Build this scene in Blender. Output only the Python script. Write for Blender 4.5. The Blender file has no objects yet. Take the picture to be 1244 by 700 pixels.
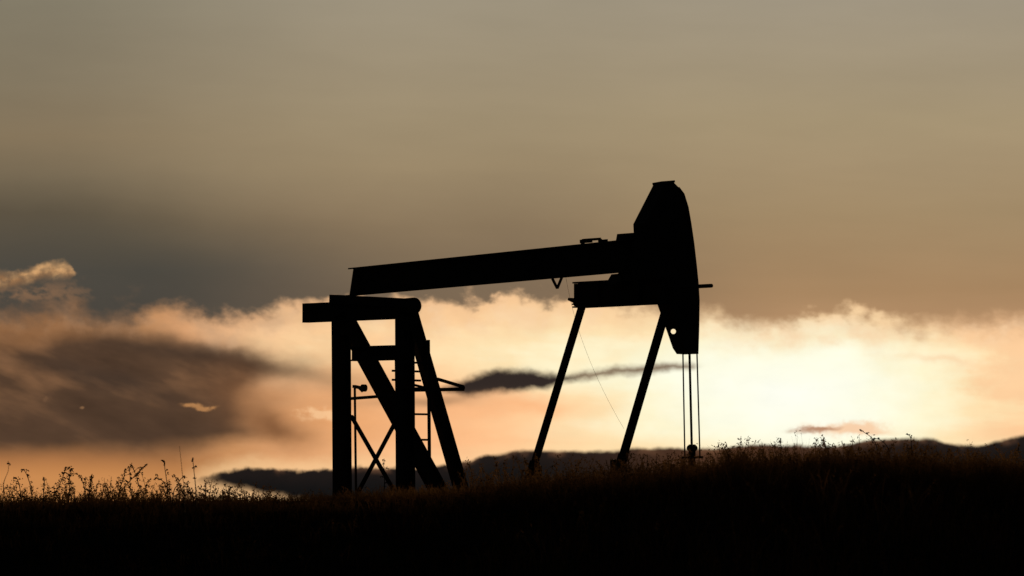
import bpy, bmesh, math, random
import numpy as np
from mathutils import Vector, Matrix

random.seed(7)
rng = np.random.default_rng(7)
R = math.radians
scene = bpy.context.scene
C = scene.collection

# ------------------------------------------------------------------ camera
EYE = 1.6                      # metres above the ground the photographer stands on
FPX = 8086.0                   # focal length in pixels of the 1244 px wide photograph
PITCH = math.atan(290 / FPX)
cam_d = bpy.data.cameras.new('camera')
cam = bpy.data.objects.new('camera', cam_d)
C.objects.link(cam)
cam.location = (0, 0, EYE)
cam.rotation_euler = (R(90) + PITCH, 0, 0)
cam_d.sensor_width = 36
cam_d.lens = 36 * FPX / 1244
cam_d.clip_start = 0.5
cam_d.clip_end = 60000
cam_d.dof.use_dof = True
cam_d.dof.focus_distance = 90
cam_d.dof.aperture_fstop = 11
scene.camera = cam

# ------------------------------------------------------------------ view
scene.view_settings.view_transform = 'Standard'
scene.view_settings.look = 'None'
scene.view_settings.gamma = 1
scene.view_settings.exposure = 0
scene.view_settings.use_curve_mapping = False

# ------------------------------------------------------------------ sun: low behind the cloud, right of the wellhead
SUN_AZ = math.atan((925 - 622) / FPX)      # to the right of straight ahead
SUN_EL = math.atan((640 - 480) / FPX)
sd = bpy.data.lights.new('sun', 'SUN')
sun = bpy.data.objects.new('sun', sd)
C.objects.link(sun)
sd.energy = 3.0
sd.angle = R(3)
sd.color = (1.0, 0.62, 0.32)
sdir = Vector((math.sin(SUN_AZ) * math.cos(SUN_EL), math.cos(SUN_AZ) * math.cos(SUN_EL), math.sin(SUN_EL)))
sun.rotation_euler = (-sdir).to_track_quat('-Z', 'Y').to_euler()
sun.location = (0, 0, 30)

# ------------------------------------------------------------------ sky (world)
world = bpy.data.worlds.new('World')
scene.world = world
world.use_nodes = True
nt = world.node_tree
nt.nodes.clear()


def lin(r, g, b):
    f = lambda c: (c / 255 / 12.92) if c / 255 <= 0.04045 else ((c / 255 + 0.055) / 1.055) ** 2.4
    return (f(r), f(g), f(b), 1.0)


class S:
    """a float socket of the sky's node tree with arithmetic"""
    def __init__(s, sock): s.s = sock
    def __add__(a, b): return op('ADD', a, b)
    def __radd__(a, b): return op('ADD', b, a)
    def __sub__(a, b): return op('SUBTRACT', a, b)
    def __rsub__(a, b): return op('SUBTRACT', b, a)
    def __mul__(a, b): return op('MULTIPLY', a, b)
    def __rmul__(a, b): return op('MULTIPLY', b, a)
    def __truediv__(a, b): return op('DIVIDE', a, b)


def put(v, inp):
    if isinstance(v, S): nt.links.new(v.s, inp)
    else: inp.default_value = v


def op(kind, *args):
    n = nt.nodes.new('ShaderNodeMath'); n.operation = kind
    for i, a in enumerate(args): put(a, n.inputs[i])
    return S(n.outputs[0])


def smooth(a, b, x):
    n = nt.nodes.new('ShaderNodeMapRange'); n.interpolation_type = 'SMOOTHSTEP'
    put(x, n.inputs[0]); put(a, n.inputs[1]); put(b, n.inputs[2])
    return S(n.outputs[0])


def clamp(x): return op('MINIMUM', op('MAXIMUM', x, 0.0), 1.0)


def vec(x, y, z=0.0):
    n = nt.nodes.new('ShaderNodeCombineXYZ')
    put(x, n.inputs[0]); put(y, n.inputs[1]); put(z, n.inputs[2])
    return n.outputs[0]


def noise(x, y, z=0.0, scale=1.0, detail=6.0, rough=0.55, dist=0.0):
    n = nt.nodes.new('ShaderNodeTexNoise'); n.noise_dimensions = '3D'
    nt.links.new(vec(x, y, z), n.inputs['Vector'])
    n.inputs['Scale'].default_value = scale
    n.inputs['Detail'].default_value = detail
    n.inputs['Roughness'].default_value = rough
    n.inputs['Distortion'].default_value = dist
    return S(n.outputs['Fac'])


def curve(x, pts, lo, hi, xlo=-3.0, xhi=16.0, auto=True):
    n = nt.nodes.new('ShaderNodeFloatCurve')
    c = n.mapping.curves[0]
    P = [((px - xlo) / (xhi - xlo), (v - lo) / (hi - lo)) for px, v in pts]
    P = [(0.0, P[0][1])] + P + [(1.0, P[-1][1])]
    while len(c.points) < len(P): c.points.new(0.5, 0.5)
    for q, (a, b) in zip(c.points, P):
        q.location = (a, b); q.handle_type = 'AUTO_CLAMPED'
    n.mapping.use_clip = True
    n.mapping.update()
    put(clamp((x - xlo) / (xhi - xlo)), n.inputs['Value'])
    return S(n.outputs[0]) * (hi - lo) + lo


def ramp(t, stops, interp='LINEAR'):
    n = nt.nodes.new('ShaderNodeValToRGB')
    e = n.color_ramp.elements
    n.color_ramp.interpolation = interp
    while len(e) < len(stops): e.new(0.5)
    for q, (p, c) in zip(e, stops): q.position = p; q.color = lin(*c)
    put(t, n.inputs[0])
    return n.outputs[0]


def mix(f, a, b, blend='MIX'):
    n = nt.nodes.new('ShaderNodeMix'); n.data_type = 'RGBA'; n.blend_type = blend
    n.clamp_factor = True
    put(f, n.inputs[0])
    for v, i in ((a, 6), (b, 7)):
        if isinstance(v, tuple): n.inputs[i].default_value = lin(*v)
        else: nt.links.new(v, n.inputs[i])
    return n.outputs[2]


def blob(cx, cy, rx, ry, X, Y, slope=0.0):
    dx = (X - cx) / rx
    dy = (Y - cy - (X - cx) * slope) / ry
    return op('EXPONENT', (dx * dx + dy * dy) * -1.0)


tc = nt.nodes.new('ShaderNodeTexCoord')
sep = nt.nodes.new('ShaderNodeSeparateXYZ')
nt.links.new(tc.outputs['Generated'], sep.inputs[0])
dx_, dy_, dz_ = (S(sep.outputs[i]) for i in range(3))
# azimuth and elevation of the view direction, in units of 1/80.86 radian
X = op('ARCTAN2', dx_, dy_) * (FPX / 100) + 6.22
Y = 6.40 - op('ARCSINE', dz_) * (FPX / 100)

# broad warps shared by the layers
w1 = noise(X, Y * 1.6, 3.1, 0.55, 4) - 0.5
w2 = noise(X, Y * 1.6, 8.7, 0.55, 4) - 0.5
wf1 = noise(X, Y * 1.3, 1.7, 2.3, 5) - 0.5
wf2 = noise(X, Y * 1.3, 6.2, 2.3, 5) - 0.5

fine = noise(X, Y * 1.6, 2.2, 9.0, 6, 0.6) - 0.5
caul0 = noise(X + w2 * 0.2, Y * 1.25, 9.4, 6.0, 6, 0.55) - 0.5

# --- high grey-brown overcast
yv = clamp((Y + w1 * 0.35 * smooth(1.0, 2.5, Y)) / 4.0)
hl = ramp(yv, [(0, (131, 123, 104)), (.25, (131, 119, 97)), (.42, (134, 117, 91)), (.55, (114, 101, 80)), (.66, (93, 83, 67)), (.82, (77, 73, 65)), (1, (74, 69, 62))])
hc = ramp(yv, [(0, (157, 146, 125)), (.37, (159, 142, 113)), (.50, (155, 136, 106)), (.68, (139, 119, 92)), (.88, (126, 106, 84)), (1, (128, 106, 84))])
hr = ramp(yv, [(0, (160, 149, 129)), (.37, (165, 147, 116)), (.50, (165, 144, 112)), (.65, (162, 138, 104)), (.76, (163, 135, 100)), (.88, (168, 134, 97)), (1, (182, 142, 104))])
Xh = X + w2 * 0.8 + 1.5 * (1.0 - smooth(2.3, 3.4, Y))
high = mix(smooth(1.6, 6.3, Xh), hl, hc)
high = mix(smooth(6.0, 10.0, X + w2 * 0.8), high, hr)
streak = noise(X * 0.35, Y * 1.8 - X * 0.05, 2.0, 1.2, 4) - 0.5
hs = nt.nodes.new('ShaderNodeHueSaturation')
put(1.0 + streak * 0.16, hs.inputs['Value']); nt.links.new(high, hs.inputs['Color'])
high = hs.outputs[0]

# --- the sunlit cloud deck under it
sx = (X - 9.6) / op('SUBTRACT', 4.5 - 2.1 * smooth(4.2, 4.85, Y), (2.2 - 2.0 * smooth(4.2, 4.85, Y)) * smooth(8.8, 10.0, X))
sy = (Y - 4.78) / (0.84 + 0.30 * smooth(4.5, 5.0, Y))
rs = op('SQRT', sx * sx + sy * sy)
left_fade = smooth(0.0, 5.0, X)
bandn = noise(X * 0.28 + w2 * 0.3, Y * 1.7 - X * 0.04, 6.6, 1.5, 6, 0.55) - 0.5
tone = rs + (w1 * 0.5 + wf1 * 0.35) + bandn * (0.25 + 0.65 * smooth(0.3, 1.2, rs)) + 1.9 * (1.0 - smooth(0.5, 3.5, X))
lit = ramp(clamp(tone / 4.0), [(0, (255, 255, 242)), (.12, (255, 254, 230)), (.20, (255, 246, 208)), (.28, (255, 229, 180)), (.38, (255, 212, 160)), (.50, (252, 196, 145)), (.64, (236, 174, 122)), (.80, (205, 147, 97)), (1.0, (158, 110, 70))])
# rosy streaks in the lower middle and to the right
rose = noise(X * 0.55 + w2, Y * 2.6 - X * 0.12, 5.5, 1.0, 4)
rose_m = smooth(0.50, 0.68, rose) * smooth(0.75, 1.5, rs) * smooth(4.0, 4.6, Y) * smooth(3.5, 5.5, X)
lit = mix(rose_m * 0.55, lit, (252, 190, 140))
# rosy warmth low behind the machine
warm = blob(5.5, 5.2, 1.2, 0.42, X + w1 * 0.8, Y + w2 * 0.4) * 0.95 + blob(6.3, 4.93, 0.8, 0.12, X + wf1 * 0.4, Y + wf2 * 0.3) * 0.7 + blob(4.5, 4.6, 0.9, 0.5, X + w1, Y + w2 * 0.5) * 0.55 + blob(3.9, 5.2, 0.9, 0.35, X + w1, Y + w2 * 0.4) * 0.6
lit = mix(clamp(warm * (0.65 + rose * 0.6)), lit, mix(smooth(3.4, 5.8, X), (222, 154, 98), (254, 190, 136)))
pr = blob(11.5, 4.38, 0.55, 0.06, X + wf1 * 0.5, Y + wf2 * 0.3, 0.08) * 0.8
lit = mix(clamp(pr * 0.6), lit, (248, 198, 152))
rg = smooth(-0.25, 0.5, X - curve(Y, [(3, 11.2), (3.8, 11.3), (4.1, 11.45), (4.4, 11.85), (4.7, 11.8), (4.9, 12.3), (5.1, 13.2), (5.6, 13.6)], 10, 15, 0, 7) + wf1 * 0.8 + wf2 * 0.4 + caul0 * 0.7 + bandn * 1.2)
lit = mix(rg * 0.8, lit, (253, 205, 156))
# (ragged rosy cloud closes the glow at the right)
# dark shaded cloud at the left, with slanting fall streaks
Xw, Yw = X + w2 * 0.7 + wf1 * 0.22, Y + w1 * 0.45 + wf2 * 0.14
top = curve(Xw, [(-2, 4.0), (0, 4.02), (0.7, 4.00), (1.2, 4.02), (1.7, 4.06), (2.2, 4.12), (2.8, 4.24), (3.3, 4.36), (3.9, 4.6), (4.6, 5.0)], 0, 7)
botm = curve(Xw, [(-2, 5.52), (0, 5.56), (1.5, 5.52), (2.5, 5.45), (3.3, 5.3), (3.8, 5.0), (4.4, 4.8)], 0, 7)
xb = curve(Y, [(3, 3.6), (4.0, 3.5), (4.2, 3.4), (4.5, 3.28), (4.9, 2.95), (5.1, 3.05), (5.3, 3.3), (5.6, 3.4)], 2, 5, 0, 7)
right_end = 1.0 - smooth(-0.30 - 0.35 * smooth(5.0, 5.3, Y), 0.34, X + w2 * 0.4 + wf1 * 0.30 - xb)
shade = smooth(-0.12, 0.16 + 0.16 * (1.0 - smooth(0.3, 1.4, X)), Yw - top) * (1.0 - smooth(-0.20, 0.14, Yw - botm))
shade = shade * right_end * (1.0 - smooth(3.6, 4.5, X))
diag = noise((X + Y * 0.2) * 0.55, Y * 1.6 - X * 0.50, 4.4, 1.5, 4, 0.5)
sh_col = ramp(clamp((diag - 0.5) * (2.2 - 1.1 * smooth(4.6, 5.1, Y)) + 0.42 + 0.18 * (1.0 - smooth(0.2, 1.2, X)) * (1.0 - smooth(4.2, 4.6, Y))), [(0, (58, 44, 35)), (.5, (82, 61, 46)), (1, (136, 98, 68))])
lit = mix(clamp(shade * 0.97), lit, sh_col)
band = blob(2.75, 4.32, 1.45, 0.17, Xw, Yw, 0.20) + blob(1.3, 4.62, 1.1, 0.14, Xw, Yw, 0.22) * 0.7
lit = mix(clamp(band * 0.85), lit, (60, 48, 40))
wall = blob(3.35, 5.2, 0.40, 0.18, Xw, Yw, 0.3) * 0.6 + blob(3.1, 4.85, 0.65, 0.42, Xw, Yw, 0.3) * 0.55
lit = mix(clamp(wall), lit, (128, 86, 55))

# small bright puffs in front of the shaded cloud
caul = caul0
def puff(cx, cy, rx, ry, amt, col, k=1.0):
    global lit
    b = blob(cx, cy, rx, ry, X + wf1 * 0.35 * k, Y + wf2 * 0.22 * k)
    lit = mix(smooth(0.15, 0.85, b * (1.0 + fine * 3.5 + caul * 1.5)) * amt, lit, col)
puff(2.45, 4.945, 0.19, 0.042, 0.9, (180, 128, 80))
puff(1.03, 4.97, 0.05, 0.022, 0.5, (170, 126, 86))
puff(0.58, 4.86, 0.05, 0.04, 0.2, (150, 110, 78))
puff(3.95, 5.03, 0.35, 0.09, 0.8, (244, 196, 146))

# --- ragged top edge of the lit deck
edge = curve(X, [(-2.5, 3.5), (0.0, 3.66), (0.4, 3.62), (0.9, 3.60), (1.3, 3.72), (1.6, 3.72), (2.0, 3.64), (2.3, 3.66), (2.7, 3.80), (3.2, 3.70), (3.7, 3.58), (4.3, 3.56), (5.0, 3.66), (5.5, 3.62), (6.0, 3.58), (6.6, 3.62), (6.9, 3.55), (7.6, 3.62), (8.5, 3.70), (9.4, 3.82), (9.8, 3.78), (10.3, 3.75), (10.7, 3.81), (11.2, 3.81), (11.6, 3.79), (12.4, 3.74), (15, 3.6)], 3, 4.5)
caul = caul0
cau = noise(X + w2 * 0.35 + caul * 0.10, Y * 1.35 + caul * 0.08, 0.4, 2.1, 5, 0.5) - 0.5
# rounded billows: distance to scattered centres
vo = nt.nodes.new('ShaderNodeTexVoronoi'); vo.feature = 'SMOOTH_F1'; vo.inputs['Scale'].default_value = 3.0
vo.inputs['Smoothness'].default_value = 0.25
nt.links.new(vec(X + caul * 0.16 + wf1 * 0.3, Y * 1.2 + caul * 0.14, 0.5), vo.inputs['Vector'])
bil = 0.45 - S(vo.outputs['Distance'])
feather = noise(X * 0.7 + Y * 0.9 + w1 * 0.6, Y * 1.5 - X * 0.8 + w2 * 0.4, 3.3, 2.6, 6, 0.6) - 0.5
ampb = curve(X, [(-2, 0.2), (0, 0.25), (1.3, 0.3), (2.5, 0.4), (4, 0.7), (5.2, 1.0), (6.9, 1.0), (8.4, 0.35), (9.5, 0.25), (9.85, 0.9), (10.7, 0.8), (11.1, 0.2), (13, 0.2)], 0, 1)
de = Y - edge + cau * 0.30 + bil * 0.26 * ampb + caul * 0.17 + fine * (0.06 + 0.10 * ampb) + feather * (0.34 - 0.16 * ampb) - 0.03
soft = curve(X, [(-2, 0.4), (0, 0.42), (1.2, 0.36), (2.0, 0.24), (3.3, 0.17), (5.2, 0.11), (6.9, 0.11), (8.5, 0.28), (9.4, 0.26), (9.9, 0.13), (10.7, 0.14), (11.2, 0.32), (13, 0.4)], 0, 1)
em = smooth(-0.07, soft, de)
# freshly lit rim just inside the edge, greyer wisps at its left end
rimc = mix(smooth(1.0, 6.0, X), (186, 142, 106), (255, 224, 184))
rim = smooth(0.02, 0.16, de) * (1.0 - smooth(0.2, 0.55, de)) * smooth(0.42, 0.62, noise(X, Y, 7.7, 3.2, 6))
lit = mix(rim * 0.45 * (1.0 - shade), lit, rimc)
dim_top = (1.0 - smooth(0.05, 0.55, de))
gcol = mix(smooth(0.8, 6.5, X), (132, 100, 74), (238, 188, 140))
lit = mix(dim_top * (1.0 - shade) * (0.42 + 0.05 * smooth(3.0, 6.0, X)), lit, gcol)
# texture inside the lit deck
tx = nt.nodes.new('ShaderNodeHueSaturation')
inner = noise(X * 0.8 + w1, Y * 1.7, 2.9, 1.7, 7, 0.6) - 0.5
put(1.0 + inner * (0.16 + 0.34 * (1.0 - smooth(2.5, 6.0, X))), tx.inputs['Value']); nt.links.new(lit, tx.inputs['Color'])
sky = mix(em, high, tx.outputs[0])

# thin grey-brown wisps between the cloudlet and the deck
wz = blob(0.35, 3.56, 0.85, 0.13, X, Y) * smooth(-0.04, 0.16, feather + fine * 0.4)
sky = mix(clamp(wz * 0.75), sky, (140, 106, 78))

# bright torn cloudlet at the far left, above the deck
cl_y = curve(X, [(-1, 3.42), (0.0, 3.42), (0.4, 3.36), (0.75, 3.28), (0.95, 3.33)], 3, 4)
cd = op('ABSOLUTE', Y - cl_y + wf2 * 0.12 + caul * 0.10)
cw = curve(X, [(-1, 0.10), (0.0, 0.10), (0.4, 0.085), (0.72, 0.10), (0.88, 0.06), (0.98, 0.0)], 0, 1)
cm = (1.0 - smooth(cw * 0.2, cw * 1.4 + 0.004, cd + fine * 0.16 + wf1 * 0.05)) * smooth(0.0, 0.03, cw) * (0.55 + 0.45 * smooth(-0.12, 0.10, fine + caul * 0.6)) * (1.0 - smooth(0.88, 0.99, X)) * smooth(-1.6, -0.2, X + wf1)
cc = mix(smooth(0.35, 0.68, noise(X, Y, 4.0, 5.0, 5) + (3.36 - Y) * 1.2), (150, 110, 74), (224, 172, 116))
sky = mix(cm * 0.92, sky, cc)

# --- orange glow low at the left
glow = smooth(5.35, 5.75, Y + w1 * 0.3) * (1.0 - smooth(1.2, 4.6, X))
gl = ramp(clamp((Y - 5.2) / 1.0), [(0, (146, 102, 68)), (.35, (178, 118, 70)), (.6, (205, 140, 82)), (1, (204, 140, 82))])
sky = mix(glow * 0.9, sky, gl)

# --- dark lens-shaped cloud streak behind the machine
Xs, Ys = X + wf1 * 0.16, Y + wf2 * 0.10 + caul * 0.05
s_mid = curve(Xs, [(5.2, 4.72), (5.6, 4.70), (6.2, 4.63), (6.8, 4.60), (7.3, 4.53), (8.0, 4.475), (8.6, 4.45)], 4, 5)
s_hw = curve(Xs, [(5.15, 0.0), (5.45, 0.045), (5.8, 0.12), (6.1, 0.14), (6.5, 0.12), (6.75, 0.09), (7.0, 0.045), (7.4, 0.045), (7.9, 0.05), (8.3, 0.04), (8.65, 0.0)], 0, 1)
sm = 1.0 - smooth(-0.075, 0.055, op('ABSOLUTE', Ys - s_mid + fine * 0.05 + wf2 * 0.06) - s_hw)
sm = sm * smooth(0.0, 0.03, s_hw)
scol = mix(smooth(6.7, 7.2, X), (50, 41, 37), (110, 82, 60))
sky = mix(clamp(sm), sky, scol)
sm2 = blob(5.45, 4.85, 0.5, 0.06, Xs, Ys, -0.1) * 0.5 + blob(4.9, 4.9, 0.9, 0.05, Xs, Ys, 0) * 0.25
sky = mix(sm2, sky, (150, 115, 85))

# --- small rosy cloud low at the right
pk = blob(9.9, 5.22, 0.36, 0.06, X + wf1 * 0.3 + caul0 * 0.3, Y + wf2 * 0.25 + fine * 0.07, -0.1)
pk2 = blob(10.35, 5.20, 0.68, 0.115, X + wf1 * 0.3, Y + wf2 * 0.3 + caul0 * 0.14 + fine * 0.06)
sky = mix(smooth(0.25, 0.95, pk2 + wf2 * 0.4) * 0.75, sky, (246, 190, 142))
sky = mix(smooth(0.30, 0.9, pk + wf1 * 0.4) * 0.85, sky, (172, 116, 82))

# --- low dark cloud bank along the skyline
fb = noise(X, Y, 5.9, 4.6, 6, 0.58) - 0.5
b_top = curve(X, [(-2, 6.3), (2.0, 6.0), (2.32, 5.84), (2.7, 5.74), (3.2, 5.68), (3.5, 5.71), (3.9, 5.71), (4.3, 5.67), (4.9, 5.67), (5.5, 5.63), (6.0, 5.52), (6.5, 5.47), (7.2, 5.48), (8.0, 5.44), (8.6, 5.45), (9.2, 5.40), (10.0, 5.42), (10.6, 5.34), (11.2, 5.33), (11.5, 5.38), (11.8, 5.41), (12.1, 5.36), (12.44, 5.29), (14, 5.1)], 5, 6.5)
b_bot = curve(X, [(-2, 5.7), (2.0, 5.75), (2.32, 5.84), (2.7, 5.92), (3.2, 6.02), (3.7, 6.12), (4.2, 6.6), (5.0, 7.0)], 5, 7)
db = Y - b_top + (fb * 0.14 + caul * 0.06) * (1.0 - 0.5 * smooth(5.0, 6.2, X))
halo = smooth(-0.22, 0.0, db) * (1.0 - smooth(3.4, 6.0, X) * 0.4) * smooth(1.9, 2.8, X) * (1.0 - smooth(8, 10, X))
sky = mix(halo * 0.5, sky, (255, 216, 160))
bm_ = smooth(-0.025, 0.035, db) * (1.0 - smooth(-0.10, 0.06, Y - b_bot + fb * 0.12)) * smooth(2.15, 2.7, X + wf1 * 0.3)
bcol = mix(smooth(0.0, 0.3, db), (32, 26, 24), (20, 19, 19))
near_sun = blob(8.9, 5.55, 1.25, 0.45, X, Y)
bcol = mix(clamp(near_sun * 0.9), bcol, (84, 55, 38))
bcol = mix((1.0 - smooth(0.0, 0.12, db)) * smooth(0.5, 0.65, noise(X, Y, 1.1, 2.0, 3)) * 0.6, bcol, (120, 84, 60))
sky = mix(bm_, sky, bcol)

# --- everywhere else: the physical sky of a low sun
nish = nt.nodes.new('ShaderNodeTexSky')
nish.sky_type = 'NISHITA'
nish.sun_disc = False
nish.sun_elevation = SUN_EL
nish.sun_rotation = SUN_AZ
nish.air_density = 1.0
nish.dust_density = 3.0
bg1 = nt.nodes.new('ShaderNodeBackground'); nt.links.new(nish.outputs[0], bg1.inputs[0]); bg1.inputs[1].default_value = 0.015
bg2 = nt.nodes.new('ShaderNodeBackground'); nt.links.new(sky, bg2.inputs[0]); bg2.inputs[1].default_value = 1.0
inside = smooth(-9.0, -1.0, Y) * smooth(-60.0, -6.0, X) * (1.0 - smooth(20.0, 70.0, X)) * (1.0 - smooth(8.0, 14.0, Y))
ms = nt.nodes.new('ShaderNodeMixShader')
put(inside, ms.inputs[0]); nt.links.new(bg1.outputs[0], ms.inputs[1]); nt.links.new(bg2.outputs[0], ms.inputs[2])
out = nt.nodes.new('ShaderNodeOutputWorld')
nt.links.new(ms.outputs[0], out.inputs[0])
world.cycles.sampling_method = 'MANUAL'
world.cycles.sample_map_resolution = 2048


# ------------------------------------------------------------------ materials
def material(name, c1, c2, scale=6.0, rough=0.7, metallic=0.0, translucent=0.0, bump=0.0):
    m = bpy.data.materials.new(name); m.use_nodes = True
    t = m.node_tree; p = t.nodes['Principled BSDF']
    p.inputs['Roughness'].default_value = rough
    p.inputs['Metallic'].default_value = metallic
    p.inputs['Specular IOR Level'].default_value = 0.25
    no = t.nodes.new('ShaderNodeTexNoise'); no.inputs['Scale'].default_value = scale; no.inputs['Detail'].default_value = 6
    co = t.nodes.new('ShaderNodeTexCoord'); t.links.new(co.outputs['Object'], no.inputs['Vector'])
    rp = t.nodes.new('ShaderNodeValToRGB')
    rp.color_ramp.elements[0].position = 0.35; rp.color_ramp.elements[1].position = 0.65
    rp.color_ramp.elements[0].color = (*c1, 1); rp.color_ramp.elements[1].color = (*c2, 1)
    t.links.new(no.outputs['Fac'], rp.inputs[0]); t.links.new(rp.outputs[0], p.inputs['Base Color'])
    if bump:
        b = t.nodes.new('ShaderNodeBump'); b.inputs['Strength'].default_value = bump
        t.links.new(no.outputs['Fac'], b.inputs['Height']); t.links.new(b.outputs[0], p.inputs['Normal'])
    if translucent:
        tr = t.nodes.new('ShaderNodeBsdfTranslucent'); t.links.new(rp.outputs[0], tr.inputs[0])
        mx = t.nodes.new('ShaderNodeMixShader'); mx.inputs[0].default_value = translucent
        o = t.nodes['Material Output']
        t.links.new(p.outputs[0], mx.inputs[1]); t.links.new(tr.outputs[0], mx.inputs[2]); t.links.new(mx.outputs[0], o.inputs[0])
    return m


STEEL = material('weathered_paint_steel', (0.035, 0.032, 0.03), (0.06, 0.05, 0.042), 5, 0.75, 0.0, 0, 0.1)
RUST = material('rusty_steel', (0.06, 0.035, 0.022), (0.1, 0.055, 0.03), 9, 0.85, 0.0, 0, 0.15)
ROPE = material('greasy_wire_rope', (0.05, 0.035, 0.025), (0.09, 0.055, 0.035), 30, 0.6)
SOIL = material('prairie_soil', (0.02, 0.016, 0.011), (0.035, 0.028, 0.018), 0.6, 0.95, 0, 0, 0.3)
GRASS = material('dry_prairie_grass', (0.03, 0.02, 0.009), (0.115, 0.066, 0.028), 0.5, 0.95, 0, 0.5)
WEED = material('dry_weed_stalk', (0.035, 0.026, 0.014), (0.07, 0.05, 0.025), 3, 0.8, 0, 0.25)

SOIL.node_tree.nodes['Principled BSDF'].inputs['Specular IOR Level'].default_value = 0.0


# ------------------------------------------------------------------ helpers
def tag(o, label=None, cat=None, group=None, kind=None):
    if label: o['label'] = label
    if cat: o['category'] = cat
    if group: o['group'] = group
    if kind: o['kind'] = kind
    return o


def empty(name, loc, rz=0.0):
    o = bpy.data.objects.new(name, None); C.objects.link(o)
    o.location = loc; o.rotation_euler = (0, 0, rz); o.empty_display_size = 0.3
    return o


def obj(name, bm, mat, parent=None):
    me = bpy.data.meshes.new(name)
    bmesh.ops.recalc_face_normals(bm, faces=bm.faces[:])
    bm.to_mesh(me); bm.free()
    me.materials.append(mat)
    o = bpy.data.objects.new(name, me); C.objects.link(o)
    if parent: o.parent = parent
    return o


def add_prism(bm, poly, y0, y1):
    """polygon in the local x-z plane, extruded along local y"""
    a = [bm.verts.new((x, y0, z)) for x, z in poly]
    b = [bm.verts.new((x, y1, z)) for x, z in poly]
    n = len(poly)
    bm.faces.new(a[::-1]); bm.faces.new(b)
    for i in range(n):
        bm.faces.new((a[i], a[(i + 1) % n], b[(i + 1) % n], b[i]))


def add_bar(bm, p, q, w, d, side=(0, 1, 0), off=(0, 0)):
    """rectangular bar p-q: d across `side`, w across the third direction"""
    p, q, s = Vector(p), Vector(q), Vector(side)
    a = (q - p).normalized()
    t = s.cross(a).normalized(); s = a.cross(t).normalized()
    p = p + t * off[0] + s * off[1]; q = q + t * off[0] + s * off[1]
    c = [(-w / 2, -d / 2), (w / 2, -d / 2), (w / 2, d / 2), (-w / 2, d / 2)]
    A = [bm.verts.new(p + t * i + s * j) for i, j in c]
    B = [bm.verts.new(q + t * i + s * j) for i, j in c]
    bm.faces.new(A[::-1]); bm.faces.new(B)
    for i in range(4): bm.faces.new((A[i], A[(i + 1) % 4], B[(i + 1) % 4], B[i]))


def add_ibeam(bm, p, q, w, d, tf=0.02, tw=0.014, side=(0, 1, 0)):
    """rolled steel section: flanges of width d, overall depth w"""
    add_bar(bm, p, q, tf, d, side, (w / 2 - tf / 2, 0))
    add_bar(bm, p, q, tf, d, side, (-w / 2 + tf / 2, 0))
    add_bar(bm, p, q, w - tf, tw, side)


def add_tube(bm, pts, r, n=8, r2=None):
    pts = [Vector(p) for p in pts]
    rings = []
    for i, p in enumerate(pts):
        a = (pts[min(i + 1, len(pts) - 1)] - pts[max(i - 1, 0)]).normalized()
        ref = Vector((0, 1, 0)) if abs(a.y) < 0.9 else Vector((1, 0, 0))
        s = a.cross(ref).normalized(); t = a.cross(s)
        rr = r if r2 is None else r + (r2 - r) * i / (len(pts) - 1)
        rings.append([bm.verts.new(p + (s * math.cos(k * 2 * math.pi / n) + t * math.sin(k * 2 * math.pi / n)) * rr) for k in range(n)])
    for A, B in zip(rings, rings[1:]):
        for k in range(n): bm.faces.new((A[k], A[(k + 1) % n], B[(k + 1) % n], B[k]))
    bm.faces.new(rings[0][::-1]); bm.faces.new(rings[-1])


NB = bmesh.new

# ------------------------------------------------------------------ ground
def crest(x):                       # height of the rise above the eye, metres, left to right
    return np.interp(x, [-40, -6, -2.5, 0, 2, 4, 6, 40], [0.19, 0.19, 0.24, 0.33, 0.41, 0.44, 0.46, 0.55])


def gz(x, y):
    x = np.asarray(x, float); y = np.asarray(y, float)
    up = np.clip((y - 12) / (70 - 12), 0, 1); up = up * up * (3 - 2 * up)
    z = (EYE + crest(x * 72 / np.maximum(y, 30))) * up
    far = np.clip((y - 120) / 160, 0, 1); far = far * far * (3 - 2 * far)
    z = z * (1 - far) - 4 * far
    sidefall = np.clip((np.abs(x) - 60) / 200, 0, 1)
    z = z - sidefall * 1.5
    z = z + 0.03 * np.sin(x * 1.7 + y * 0.35) * np.sin(y * 0.9 - x * 0.4) * np.clip(y / 20, 0, 1)
    return z


xs = np.unique(np.concatenate([np.linspace(-16, 16, 110), np.linspace(-80, 80, 60), np.array([-20000, -6000, -2000, -800, -300, -150, 150, 300, 800, 2000, 6000, 20000])]))
ys = np.unique(np.concatenate([np.linspace(-10, 125, 180), np.linspace(125, 320, 30), np.array([-20000, -3000, -600, -150, -50, 500, 1000, 3000, 8000, 20000])]))
GX, GY = np.meshgrid(xs, ys)
GZ = gz(GX, GY)
nx, ny = len(xs), len(ys)
verts = np.stack([GX.ravel(), GY.ravel(), GZ.ravel()], 1)
idx = np.arange(nx * ny).reshape(ny, nx)
faces = np.stack([idx[:-1, :-1].ravel(), idx[:-1, 1:].ravel(), idx[1:, 1:].ravel(), idx[1:, :-1].ravel()], 1)
me = bpy.data.meshes.new('ground')
me.from_pydata(verts.tolist(), [], faces.tolist())
me.materials.append(SOIL)
for p in me.polygons: p.use_smooth = True
ground = bpy.data.objects.new('ground', me); C.objects.link(ground)
tag(ground, 'dark grassy rise in the foreground under the oil pumpjack', 'ground', kind='structure')

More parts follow.
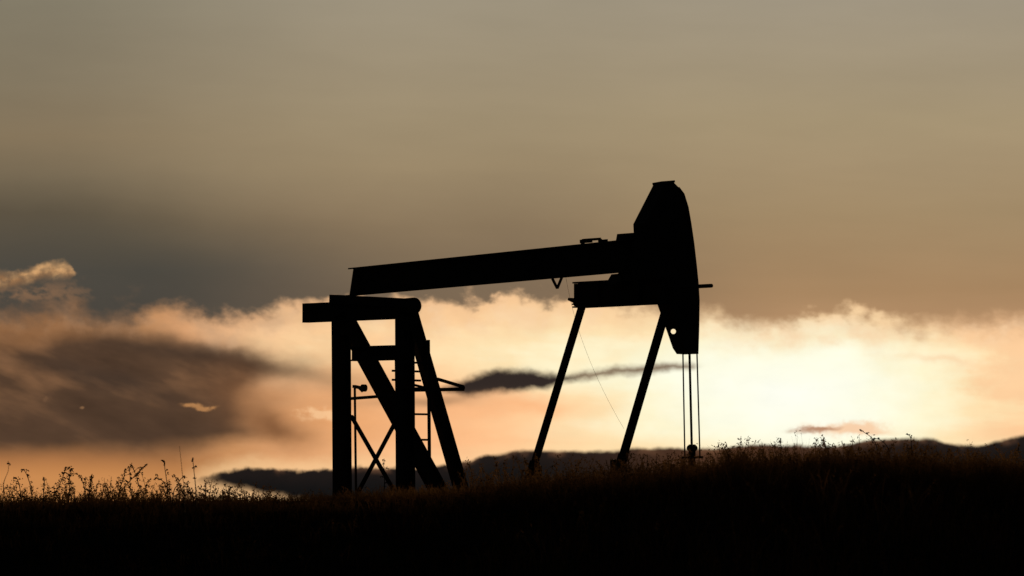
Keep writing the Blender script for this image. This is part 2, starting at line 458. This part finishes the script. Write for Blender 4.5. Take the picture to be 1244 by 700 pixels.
# ------------------------------------------------------------------ pumpjack frame
TH = R(33)                          # turn of the machine: its beam runs right and away from the camera
U = Vector((math.cos(TH), math.sin(TH), 0))
V = Vector((-math.sin(TH), math.cos(TH), 0))       # local +y: away to the left
DIST = 90.0
bx = (455 - 622) / FPX * DIST
BASE = Vector((bx, DIST, float(gz(bx, DIST))))
EYEP = Vector((0, 0, EYE))


def ray(px, py):
    a, b = (px - 622) / FPX, (350 - py) / FPX
    c, s = math.cos(PITCH), math.sin(PITCH)
    return Vector((a, c - b * s, s + b * c))


def on_y(px, py, y=0.0):            # measured point -> (x, z) in the machine's own plane y = const
    d = ray(px, py)
    t = (V.dot(BASE - EYEP) + y) / V.dot(d)
    p = EYEP + d * t - BASE
    return (p.dot(U), p.z)


def on_x(px, py, x=0.0):            # -> (y, z) in the machine's own plane x = const
    d = ray(px, py)
    t = (U.dot(BASE - EYEP) + x) / U.dot(d)
    p = EYEP + d * t - BASE
    return (p.dot(V), p.z)


def py3(px, py, y): x, z = on_y(px, py, y); return Vector((x, y, z))
def px3(px, py, x): y, z = on_x(px, py, x); return Vector((x, y, z))


W = 0.786                           # half the spacing of the two side frames
jack = empty('pumpjack', BASE, TH)
tag(jack, 'black steel oil pumpjack with tall horse head silhouetted on the grassy rise', 'pumpjack')

# base skid (down in the grass)
bm = NB()
for y in (-0.7, 0.7): add_ibeam(bm, (-0.7, y, -0.08), (5.2, y, -0.08), 0.24, 0.2)
for x in (-0.6, 0.9, 2.6, 4.4): add_bar(bm, (x, -0.59, -0.08), (x, 0.59, -0.08), 0.14, 0.14, (1, 0, 0))
obj('base_skid', bm, STEEL, jack)

# four post legs: an upright and a raking one in each side frame
def leg(px0, py0, px1, py1, y, w, d):
    p, q = py3(px0, py0, y), py3(px1, py1, y)
    q = p + (q - p) * ((0.03 - p.z) / (q.z - p.z))
    bm = NB(); add_ibeam(bm, p, q, w, d, 0.024, 0.03)
    # gusset closing the section at top and bottom
    for a, b in ((0.0, 0.08), (0.92, 1.0)):
        add_bar(bm, p + (q - p) * a, p + (q - p) * b, w - 0.05, d - 0.006)
    return obj('post_leg', bm, STEEL, jack)


leg(414.3, 390, 415.8, 600, W, 0.195, 0.185)
leg(491.7, 384, 492.7, 600, -W, 0.195, 0.185)
leg(414, 378, 529.5, 590, W, 0.225, 0.13)
leg(497, 374, 559, 590, -W, 0.16, 0.14)

# cross beam tying the uprights, and two crossing braces below it
xu = on_y(417, 430, W)[0]
bm = NB(); a, b = px3(428, 430, xu), px3(484, 428.5, xu)
add_ibeam(bm, a, b, 0.20, 0.16, 0.02, 0.02, (1, 0, 0)); obj('cross_beam', bm, STEEL, jack)
for (x0, y0, x1, y1, dx) in ((427, 506, 479, 597, 0.03), (484, 506, 434, 600, -0.03)):
    bm = NB(); a, b = px3(x0, y0, xu + dx), px3(x1, y1, xu + dx)
    add_bar(bm, a, b, 0.055, 0.03, (1, 0, 0)); obj('cross_brace', bm, STEEL, jack)

# pivot: long saddle shaft across the frame tops, boxed at its far end, round at its near end
yl, zl = on_x(371, 380.5, 0.0); yr, zr = on_x(503, 373, 0.0)
bm = NB()
add_bar(bm, (0, yl, zl), (0, yr + 0.18, zr - 0.02), 0.265, 0.10, (1, 0, 0))
obj('saddle_beam', bm, STEEL, jack)
bm = NB(); add_tube(bm, [(0, yr + 0.30, zr + 0.01), (0, yr + 0.03, zr + 0.015), (0, yr - 0.01, zr + 0.015)], 0.112, 20)
obj('pivot_bearing', bm, STEEL, jack)
bm = NB()
p, q = px3(406, 363.5, -0.02), px3(498, 368.5, -0.02)
add_bar(bm, p, q, 0.12, 0.16, (1, 0, 0)); obj('saddle_plate', bm, STEEL, jack)

# walking beam: a rolled section with projecting flanges
TB = 0.10
T0, T1 = on_y(429, 325.5), on_y(775, 289.5)
B0, B1 = on_y(424.5, 360), on_y(775, 329.5)
bm = NB()
def sub(a, b, t): return (a[0] + (b[0] - a[0]) * t, a[1] + (b[1] - a[1]) * t)
dz = 0.018
add_prism(bm, [(T0[0] - .02, T0[1]), T1, (T1[0], T1[1] - dz), (T0[0] - .02, T0[1] - dz)], -TB, TB)
add_prism(bm, [(B0[0], B0[1] + dz), (B1[0], B1[1] + dz), B1, B0], -TB, TB)
add_prism(bm, [(T0[0] + .01, T0[1] - dz * .5), (T1[0], T1[1] - dz * .5), (B1[0], B1[1] + dz * .5), (B0[0] + .005, B0[1] + dz * .5)], -0.012, 0.012)
for t in (0.03, 0.33, 0.63):
    a, b = sub(T0, T1, t), sub(B0, B1, t)
    for s in (-1, 1):
        add_prism(bm, [(a[0], a[1] - dz * .6), (a[0] + .015, a[1] - dz * .6), (b[0] + .015, b[1] + dz * .6), (b[0], b[1] + dz * .6)], s * .014, s * (TB - .01))
beam = obj('walking_beam', bm, STEEL, jack)

bm = NB()                           # grab handle on top of the beam
pts = [py3(708, 296.5, 0), py3(708, 292, 0), py3(712, 291.5, 0), py3(729, 290.3, 0), py3(729, 294, 0)]
for a, b in zip(pts, pts[1:]): add_bar(bm, a, b, 0.035, 0.05)
add_bar(bm, py3(706, 293.5, 0), py3(718, 292.6, 0), 0.05, 0.07)
add_bar(bm, py3(728, 293, 0), py3(737, 292, 0), 0.03, 0.06)
obj('lifting_handle', bm, STEEL, beam)
bm = NB()                           # small v bracket hanging under the beam
for a, b in (((671, 338.5), (677, 350.5)), ((682.5, 337), (677, 350.5))):
    add_bar(bm, py3(*a, 0), py3(*b, 0), 0.028, 0.03)
obj('hanger_bracket', bm, STEEL, beam)

# horse head, with a round hole near its chin
HT = 0.15
dpx = HT * math.sin(TH) * DIST / DIST * (FPX / (DIST + 2.5))
Z6 = lambda x, y: (690 + x / 2.917, 200 + y / 2.917)
left = [Z6(*p) for p in ((386, 671), (372, 650), (352, 592), (335, 545), (318, 496))]
left_up = [(756, 342), (751, 333), (755, 300), (757, 287), (770, 283), (769.5, 272), (793, 226), (794, 222.5)]
right = [(817, 221), (824, 228), (830, 236), (835, 252), (838.5, 272), (842, 296), (845, 322), (847.3, 345), (848.5, 365), (848, 400), (847, 430.5)]
prof = [(x + dpx, y) for x, y in left] + [(x + dpx, y) for x, y in left_up] + [(x - dpx, y) for x, y in right]
prof = [on_y(x, y) for x, y in prof]
bm = NB()
add_prism(bm, prof, -HT, HT)
hh = obj('horse_head', bm, STEEL, jack)
# the hole: bored along the line of sight of daylight seen through it (a slot cut with a real tube)
cut = NB()
hx, hz = on_y(818, 402.8)
ctr = Vector((hx, 0, hz))
vd = ray(818, 402.8)
ld = Vector((vd.dot(U), vd.dot(V), vd.z)).normalized()
add_tube(cut, [ctr - ld * 1.2, ctr + ld * 1.2], 0.036, 16)
co = obj('cutter', cut, STEEL, jack)
mod = hh.modifiers.new('hole', 'BOOLEAN'); mod.operation = 'DIFFERENCE'; mod.object = co; mod.solver = 'EXACT'
bpy.context.view_layer.update()
dg = bpy.context.evaluated_depsgraph_get()
new = bpy.data.meshes.new_from_object(hh.evaluated_get(dg))
hh.modifiers.clear(); old = hh.data; hh.data = new; bpy.data.meshes.remove(old)
bpy.data.objects.remove(co, do_unlink=True)
# cap plate on the crown and the curved track the bridle runs on
bm = NB()
add_bar(bm, py3(793.5 + dpx, 223, 0), py3(819 - dpx, 221, 0), 0.03, 2 * HT + 0.03, (0, 1, 0)); obj('cap_plate', bm, STEEL, hh)
bm = NB()
tr = [on_y(x - dpx, y) for x, y in right[1:]]
tr_in = [(x - 0.035, z) for x, z in tr]
for i in range(len(tr) - 1):
    add_prism(bm, [(tr[i][0] + .004, tr[i][1]), (tr[i + 1][0] + .004, tr[i + 1][1]), (tr_in[i + 1][0], tr_in[i + 1][1]), (tr_in[i][0], tr_in[i][1])], -HT - 0.02, HT + 0.02)
obj('bridle_track', bm, STEEL, hh)
bm = NB()                           # bolted splice block where head and beam meet
add_prism(bm, [on_y(x, y) for x, y in ((754, 292), (755.5, 284), (775, 282.5), (775, 292))], -0.12, 0.12)
obj('splice_block', bm, STEEL, jack)

# equalizer hung under the beam: a deep section across the machine
ex = on_y(757, 357)[0]
yf, zf = on_x(702, 358, ex); yn, zn = on_x(822, 353, ex)
bm = NB()
zc = (on_x(720, 342, ex)[1] + on_x(720, 373.5, ex)[1]) / 2
hgt = on_x(720, 342, ex)[1] - on_x(720, 373.5, ex)[1]
yf = on_x(704, 358, ex)[0]
yn = -yf
add_bar(bm, (ex, yf, zc), (ex, yn, zc), hgt - 0.02, 0.05, (1, 0, 0))
for s in (1, -1): add_bar(bm, (ex, yf, zc), (ex, yn, zc), 0.022, 0.24, (1, 0, 0), (s * (hgt / 2 - 0.011), 0))
for y in (yf - 0.02, yn + 0.02, 0.5, -0.5): add_bar(bm, (ex, y - 0.012, zc), (ex, y + 0.012, zc), hgt - 0.05, 0.2, (1, 0, 0))
eq = obj('equalizer', bm, STEEL, jack)
bm = NB()
add_prism(bm, [on_y(x, y) for x, y in ((742, 345), (749, 333), (790, 329), (796, 345))], -0.13, 0.13)
obj('equalizer_bearing', bm, STEEL, jack)
bm = NB()                           # pin that sticks out beyond the head
yp, zp = on_x(864.5, 347.2, ex); y0, z0 = on_x(800, 350.5, ex)
add_tube(bm, [(ex, y0, z0), (ex, yp, zp)], 0.027, 10)
obj('equalizer_pin', bm, STEEL, eq)
bm = NB()                           # ragged lower lip at the far end
pL = px3(699, 365, ex)
add_bar(bm, px3(697, 363.5, ex), px3(708, 369, ex), 0.035, 0.2, (1, 0, 0))
add_bar(bm, px3(699, 370, ex), px3(706, 367, ex), 0.02, 0.12, (1, 0, 0))
obj('end_lip', bm, RUST, eq)

# pitman arms down to the cranks
for (a, b, y, w) in (((707.8, 370), (646, 574), 1.03, 0.086), ((808.5, 378), (753.5, 566), -1.03, 0.10)):
    p, q = py3(*a, y), py3(*b, y)
    bm = NB(); add_ibeam(bm, p, q, w, 0.07, 0.016, 0.03)
    add_bar(bm, p, q, w * 0.55, 0.05)
    pit = obj('pitman_arm', bm, STEEL, jack)
    d = (q - p).normalized()
    bm = NB(); add_bar(bm, q - d * 0.16, q + d * 0.10, 0.108, 0.10)
    add_tube(bm, [q + Vector((0, -0.09, 0)), q + Vector((0, 0.09, 0))], 0.055, 14)
    obj('wrist_pin', bm, STEEL, pit)
    # crank running back and down into the grass
    bm = NB()
    s = 1 if y > 0 else -1
    e = Vector((q.x + 0.02, y - s * 0.12, -0.15))
    add_bar(bm, q + Vector((0, -s * 0.12, 0.09)), e, 0.12, 0.08)
    obj('crank_arm', bm, STEEL, jack)

# ladder on the near side frame
y = -W - 0.16
bm = NB(); add_bar(bm, py3(520.3, 413, y), py3(522, 590, y), 0.036, 0.03)
add_bar(bm, py3(481, 425, y), py3(484, 590, y), 0.03, 0.03)
lad = obj('ladder', bm, STEEL, jack)
for py in (441, 472, 503.5, 534.5, 566):
    bm = NB(); add_tube(bm, [py3(483, py - .5, y), py3(522, py, y)], 0.014, 8); obj('rung', bm, STEEL, lad)
for py in (450.5, 461.5):
    bm = NB(); add_bar(bm, py3(476.5, py, -W + .13), py3(511, py + 1, -W + .13), 0.028, 0.03); obj('clamp_bar', bm, STEEL, jack)

# brake lever and its rail across the frame
bm = NB(); add_bar(bm, px3(424, 484.5, xu + .16), px3(486, 479.8, xu + .16), 0.04, 0.04, (1, 0, 0)); obj('side_rail', bm, STEEL, jack)
bm = NB()
add_bar(bm, py3(500, 474, -W - .22), py3(563, 473, -W - .22), 0.048, 0.05)
add_bar(bm, py3(500, 467, -W - .22), py3(520, 472, -W - .22), 0.03, 0.03)
add_bar(bm, py3(531, 460.5, -W - .22), py3(563, 470, -W - .22), 0.04, 0.04)
add_tube(bm, [py3(561, 471.3, -W - .25), py3(561, 471.3, -W - .19)], 0.045, 12)
obj('brake_lever', bm, STEEL, jack)

# standpipe with a little pulley beside the far upright
bm = NB(); add_tube(bm, [px3(431, 471, xu + .22), px3(432.5, 600, xu + .22)], 0.017, 8)
sp = obj('standpipe', bm, STEEL, jack)
bm = NB()
add_bar(bm, px3(430, 469.5, xu + .22), px3(437, 471, xu + .22), 0.04, 0.05, (1, 0, 0))
add_tube(bm, [px3(434, 470, xu + .22), px3(440, 476, xu + .22)], 0.012, 6)
c = px3(442, 471.5, xu + .22)
add_tube(bm, [c + Vector((-.03, 0, 0)), c + Vector((.03, 0, 0))], 0.05, 14)
obj('pulley', bm, STEEL, sp)

# bridle: two thin ropes either side, rod between, carrier bar at the bottom
wx = on_y(838.5, 431)[0]
for (x0, y0, x1, y1, r) in ((829.6, 428, 832, 545, 0.0105), (846.6, 425, 850.3, 545, 0.0105)):
    bm = NB(); add_tube(bm, [px3(x0, y0, wx), px3(x1, y1 + 11, wx)], r, 8); obj('bridle_cable', bm, ROPE, jack)
bm = NB(); add_tube(bm, [px3(837.6, 428, wx), px3(840.8, 560, wx)], 0.017, 8); obj('polished_rod', bm, ROPE, jack)
bm = NB()
a, b = px3(830.6, 556, wx), px3(851.6, 555.5, wx)
add_bar(bm, a, b, 0.03, 0.08, (1, 0, 0))
c = px3(840.8, 544, wx)
add_tube(bm, [c + Vector((0, 0, -.13)), c + Vector((0, 0, -.055)), c + Vector((0, 0, -.02)), c + Vector((0, 0, .02)), c + Vector((0, 0, .045))], 0.05, 14)
add_tube(bm, [c + Vector((0, -.075, -.005)), c + Vector((0, .075, -.005))], 0.042, 12)
obj('carrier_bar', bm, STEEL, jack)

# slack thin wire hanging from the beam
bm = NB()
pts = []
P0, P1, P2 = py3(687.5, 337, 1.2), py3(712.5, 428, 1.2), py3(758, 521, 1.2)
for i in range(17):
    t = i / 16
    pts.append(P0 * (1 - t) ** 2 + (P1 * 2 - (P0 + P2) / 2) * 2 * t * (1 - t) + P2 * t * t)
add_tube(bm, pts, 0.0018, 6)
obj('slack_wire', bm, ROPE, jack)

# ------------------------------------------------------------------ wellhead
wp = px3(840.5, 556, wx)
wl = BASE + U * wp.x + V * wp.y
wz = float(gz(wl.x, wl.y))
well = empty('wellhead', (wl.x, wl.y, wz), TH)
tag(well, 'small black wellhead half hidden in grass under the hanging bridle cables', 'wellhead')
top = BASE.z + px3(840.5, 552, wx).z - wz
bm = NB(); add_tube(bm, [(0, 0, -0.1), (0, 0, top - 0.16)], 0.09, 16); add_tube(bm, [(0, 0, top - 0.20), (0, 0, top - 0.16)], 0.14, 16)
obj('casing', bm, RUST, well)
bm = NB(); add_tube(bm, [(0, 0, top - 0.17), (0, 0, top - 0.05), (0, 0, top)], 0.06, 14, 0.035)
add_tube(bm, [(0, 0, top - 0.06), (0, 0, top - 0.03)], 0.075, 6)
obj('stuffing_box', bm, RUST, well)
bm = NB(); add_tube(bm, [(0, 0, top - 0.24), (-0.30, 0.05, top - 0.24)], 0.035, 10); add_tube(bm, [(-0.3, .05, top - .3), (-.3, .05, top - .14)], 0.05, 10)
obj('flow_pipe', bm, RUST, well)

# ------------------------------------------------------------------ grass (uncountable)
def lens_x(px, y): return (px - 622) / FPX * y


def build_grass():
    n_t = 15000
    # depth favours the brow of the rise
    y = np.concatenate([rng.uniform(34, 60, 2600), rng.uniform(58, 82, n_t - 5600), rng.uniform(80, 112, 3000)])
    half = y * 0.0769 * 1.12 + 0.6
    x = rng.uniform(-1, 1, len(y)) * half
    # clumps
    pxs = x / y * FPX + 622
    z = gz(x, y)
    hgt = np.interp(pxs, [0, 250, 330, 560, 700, 810, 855, 890, 1000, 1080, 1244], [0.15, 0.14, 0.12, 0.16, 0.25, 0.30, 0.30, 0.38, 0.40, 0.36, 0.30])
    patch = 0.75 + 0.5 * (0.5 + 0.5 * np.sin(x * 2.3 + np.sin(y * 1.1) * 2) * np.sin(y * 0.7 + x * 0.6))
    hgt = hgt * patch * rng.uniform(0.55, 1.25, len(y))
    V_, F_ = [], []
    base = 0
    vs = []; fs = []
    for i in range(len(y)):
        nb = 4 if pxs[i] < 600 else 5
        for k in range(nb):
            bxx = x[i] + rng.normal(0, 0.05); byy = y[i] + rng.normal(0, 0.05)
            h = hgt[i] * rng.uniform(0.5, 1.1)
            az = rng.uniform(0, 2 * math.pi); lean = rng.uniform(0.05, 0.55) * h
            lx, ly = math.cos(az) * lean, math.sin(az) * lean
            wa = rng.uniform(0, math.pi); w = rng.uniform(0.0025, 0.0055)
            wx_, wy_ = math.cos(wa) * w, math.sin(wa) * w * 0.6
            zz = z[i] - 0.02
            ts = (0, 0.4, 0.75, 1.0)
            for t, ww in zip(ts, (1, 0.9, 0.6, 0.12)):
                cx = bxx + lx * t * t; cy = byy + ly * t * t; cz = zz + h * (t - 0.12 * t * t)
                vs.append((cx - wx_ * ww, cy - wy_ * ww, cz)); vs.append((cx + wx_ * ww, cy + wy_ * ww, cz))
            for s in range(3):
                a = base + s * 2
                fs.append((a, a + 1, a + 3, a + 2))
            base += 8
            # seed head of small scales on some blades
            if rng.random() < (0.16 if pxs[i] < 600 else 0.34):
                tx_, ty_, tz_ = bxx + lx, byy + ly, zz + h * 0.88
                ns = rng.integers(4, 9)
                for s in range(ns):
                    o = rng.normal(0, 0.011, 3); o[2] = -s * 0.014 + rng.normal(0, 0.004) + 0.02
                    c = np.array((tx_ - lx * s * 0.03, ty_ - ly * s * 0.03, tz_)) + o
                    e = rng.normal(0, 1, 3); e /= np.linalg.norm(e); e *= rng.uniform(0.008, 0.017)
                    f = rng.normal(0, 1, 3); f /= np.linalg.norm(f); f *= rng.uniform(0.004, 0.009)
                    vs += [tuple(c - e), tuple(c + f), tuple(c + e), tuple(c - f)]
                    fs.append((base, base + 1, base + 2, base + 3)); base += 4
    # stiff budded herbs among the blades, tallest at the left and round the wellhead
    ext = [(rng.uniform(-20, 335), 1) for _ in range(250)] + [(rng.uniform(862, 1120), 2) for _ in range(230)] + [(rng.uniform(560, 1260), 3) for _ in range(300)]
    for pxx, kd in ext:
        yy = rng.uniform(64, 76); xx = lens_x(pxx, yy); zz = float(gz(xx, yy))
        h = {1: 0.13 + 0.17 * rng.random() ** 3, 2: 0.26 + 0.24 * rng.random() ** 1.8, 3: 0.2 + 0.2 * rng.random()}[kd]
        if kd == 1: h *= np.interp(pxx, [0, 60, 250, 335], [1, 1.15, 1.0, 0.7])
        ax, ay = rng.normal(0, 0.25) * h, rng.normal(0, 0.2) * h
        P = [np.array((xx + ax * t * t, yy + ay * t * t, zz - .02 + (h + .02) * t)) for t in np.linspace(0, 1, 6)]
        w = 0.004
        for j, p in enumerate(P):
            ww = w * (1 - 0.11 * j)
            vs.append((p[0] - ww, p[1], p[2])); vs.append((p[0] + ww, p[1], p[2]))
        for j in range(5):
            a = base + j * 2; fs.append((a, a + 1, a + 3, a + 2))
        base += 12
        for j in range(int(h * rng.uniform(50, 110))):
            t = rng.uniform(0.3, 1.0) ** 0.7
            c = np.array((xx + ax * t * t, yy + ay * t * t, zz + h * t)) + rng.normal(0, 0.014, 3)
            e = rng.normal(0, 1, 3); e /= np.linalg.norm(e); e *= rng.uniform(0.008, 0.02)
            f = rng.normal(0, 1, 3); f /= np.linalg.norm(f); f *= rng.uniform(0.005, 0.011)
            vs += [tuple(c - e), tuple(c + f), tuple(c + e), tuple(c - f)]
            fs.append((base, base + 1, base + 2, base + 3)); base += 4
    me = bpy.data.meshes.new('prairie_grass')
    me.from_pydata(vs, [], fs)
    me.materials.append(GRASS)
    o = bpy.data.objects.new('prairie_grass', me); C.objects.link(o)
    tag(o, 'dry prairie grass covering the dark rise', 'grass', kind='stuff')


build_grass()

# ------------------------------------------------------------------ single tall weeds that stand above the grass
def weed(pts, dist, head, leafy, label, r=0.006):
    """pts: stem from root to tip as measured points; head: length of the seed spike; leafy: buds along the stem"""
    W3 = []
    for k, (px, py) in enumerate(pts):
        d = ray(px, py); t = (dist + 0.04 * k) / d.y
        W3.append(EYEP + d * t)
    root = Vector((W3[0].x - (W3[1].x - W3[0].x) * 0.3, dist, float(gz(W3[0].x, dist)) - 0.02))
    ctl = [root] + W3
    path = []
    for i in range(len(ctl) - 1):         # Catmull-Rom
        p0, p1, p2, p3 = ctl[max(i - 1, 0)], ctl[i], ctl[i + 1], ctl[min(i + 2, len(ctl) - 1)]
        for s in range(6):
            t = s / 6
            path.append(0.5 * ((2 * p1) + (p2 - p0) * t + (2 * p0 - 5 * p1 + 4 * p2 - p3) * t * t + (3 * p1 - p0 - 3 * p2 + p3) * t ** 3))
    path.append(ctl[-1])
    path = [p - root for p in path]
    e = empty('tall_weed', root)
    tag(e, label, 'weed', 'tall weeds above the grass')
    bm = NB(); add_tube(bm, path, r, 5, r * 0.45); sbm = bm
    L = [0.0]
    for a, b in zip(path, path[1:]): L.append(L[-1] + (b - a).length)
    def at(s):
        s = max(0.0, min(L[-1], s))
        for i in range(len(L) - 1):
            if L[i + 1] >= s: return path[i].lerp(path[i + 1], (s - L[i]) / max(1e-6, L[i + 1] - L[i]))
        return path[-1]
    rd = random.Random(int(pts[-1][0] * 13 + pts[-1][1]))
    def scale_at(bm, c, ln, wd):
        e1 = Vector((rd.gauss(0, 1), rd.gauss(0, 1), rd.gauss(0, 1))).normalized()
        e2 = e1.cross(Vector((rd.gauss(0, 1), rd.gauss(0, 1), rd.gauss(0, 1)))).normalized()
        vs = [bm.verts.new(c + v) for v in (-e1 * ln, e2 * wd, e1 * ln, -e2 * wd, )]
        bm.faces.new(vs)
        n = e1.cross(e2) * wd * 0.6
        vs2 = [bm.verts.new(c + v) for v in (-e1 * ln, n, e1 * ln, -n)]
        bm.faces.new(vs2)
    if head:
        bm = NB(); n = int(head * 420)
        for i in range(n):
            s = L[-1] - head * i / n
            wdt = 0.010 * math.sin(math.pi * min(1, 0.12 + 0.88 * i / n)) + 0.003
            c = at(s) + Vector((rd.gauss(0, wdt * .6), rd.gauss(0, wdt * .6), rd.gauss(0, .004)))
            scale_at(bm, c, rd.uniform(.006, .012), rd.uniform(.004, .007))
        obj('seed_head', bm, WEED, e)
    if leafy:
        bm = sbm
        for i in range(leafy):
            s = L[-1] * (0.25 + 0.72 * (i + rd.random()) / leafy)
            off = Vector((rd.gauss(0, .022), rd.gauss(0, .02), rd.gauss(.008, .012)))
            c = at(s) + off
            add_tube(bm, [at(s - .015), c], 0.0022, 4)
            for j in range(4): scale_at(bm, c + Vector((rd.gauss(0, .008), rd.gauss(0, .008), rd.gauss(0, .008))), rd.uniform(.008, .016), rd.uniform(.005, .010))
    obj('leafy_stem' if leafy else 'stem', sbm, WEED, e)
    return e


weed([(4, 597), (5, 585), (10, 572), (10, 560)], 58, 0, 3, 'thin bare stalk nearest the left edge of the picture', 0.004)
weed([(25, 600), (23, 588), (20, 581), (17, 581)], 66, .05, 5, 'short weed with nodding head, next to the bare stalk at the left edge')
weed([(39, 600), (37, 590), (33, 578), (29, 571), (27, 571.5)], 67, .05, 8, 'hooked weed bending left at its tip, second tall one from the left edge')
weed([(53, 600), (54, 588), (53, 580)], 60, .04, 3, 'faint short weed standing alone between the hooked weed and the bushy pair')
weed([(66, 602), (72, 590), (77, 578), (80, 567)], 69, .05, 26, 'bushy weed covered in buds, leaning right, left of the bushy pair')
weed([(84, 602), (85, 592), (84, 580), (87, 569)], 70, .05, 30, 'upright bushy weed covered in buds, right of the bushy pair')
weed([(104, 602), (102, 590), (98, 580), (92, 575)], 71, .03, 10, 'arching weed bowing left towards the bushy pair')
weed([(108, 602), (109, 590), (112, 577)], 70, .05, 20, 'bud covered weed just right of the weed that bows left')
weed([(144, 602), (147, 590), (151, 578), (152, 569.5)], 70, .09, 10, 'weed with long thick spike, left one of the tangled cluster')
weed([(160, 602), (158, 590), (158, 577), (156, 566.5)], 70, .06, 8, 'slim straight weed in the middle of the tangled cluster')
weed([(172, 602), (169, 590), (165, 577), (160, 565.5)], 71, .05, 16, 'weed leaning left at the back of the tangled cluster')
weed([(145, 600), (153, 590), (162, 580), (171, 571), (178.5, 564)], 68, .14, 8, 'long weed slanting far to the right across the tangled cluster')
weed([(204, 602), (203, 588), (201, 574), (199, 561), (196, 559.5)], 69, .10, 3, 'tallest dark weed at left with thick spike curling over at top')
weed([(207, 602), (203, 592), (197, 584), (190, 580.5), (188, 583)], 70, .04, 12, 'low arching weed at the foot of the tallest dark weed')
weed([(224, 602), (219, 592), (215, 584), (211, 576.5)], 71, .03, 8, 'thin weed leaning left just right of the tallest dark weed')
weed([(211, 598), (215, 590), (219, 583), (223, 579), (225, 580)], 69, .06, 3, 'weed leaning right and crossing the thin left leaning one')
weed([(232, 602), (230, 594), (227, 586)], 70, .03, 14, 'short bud covered weed beside the tip of the dark cloud')
weed([(224, 598), (222, 580), (220, 560), (218, 542)], 52, 0, 0, 'very tall faint thread thin stalk rising into the orange sky', 0.0035)
weed([(238, 603), (237.5, 590), (236, 575), (234, 557)], 58, .03, 3, 'tall thin straight stalk in front of the dark cloud tip')
weed([(249, 604), (250, 598), (247, 594)], 70, .03, 8, 'short weed under the dark cloud tip')
weed([(278, 606), (279, 598), (280, 593)], 71, .03, 8, 'small weed under the bright gap below the dark cloud')
weed([(467, 575), (466, 565), (465, 558)], 84, .03, 8, 'small weed showing between the crossed braces of the pumpjack')
weed([(764, 566), (763, 556), (765, 548)], 84, .04, 10, 'weed at the foot of the near pitman arm')
weed([(948, 560), (949, 545), (948, 532.5)], 72, .05, 8, 'brown weed right of the wellhead, first tall one in the right grass')
weed([(1002, 560), (1003, 548), (1000, 536), (998, 535)], 72, .04, 8, 'brown weed with tip turned left, under the small rosy cloud')
weed([(1066, 552), (1064, 540), (1058, 531), (1050, 525.5), (1045, 522)], 72, .05, 5, 'long weed reaching left above the right grass, under the rosy cloud')
weed([(1080, 552), (1076, 540), (1066, 533), (1060, 534.5)], 73, .04, 7, 'weed bowing left with nodding tip beside the long reaching weed')
weed([(1108, 552), (1107, 540), (1106, 531), (1102, 527)], 72, .04, 6, 'rightmost tall weed, hooked at its tip')
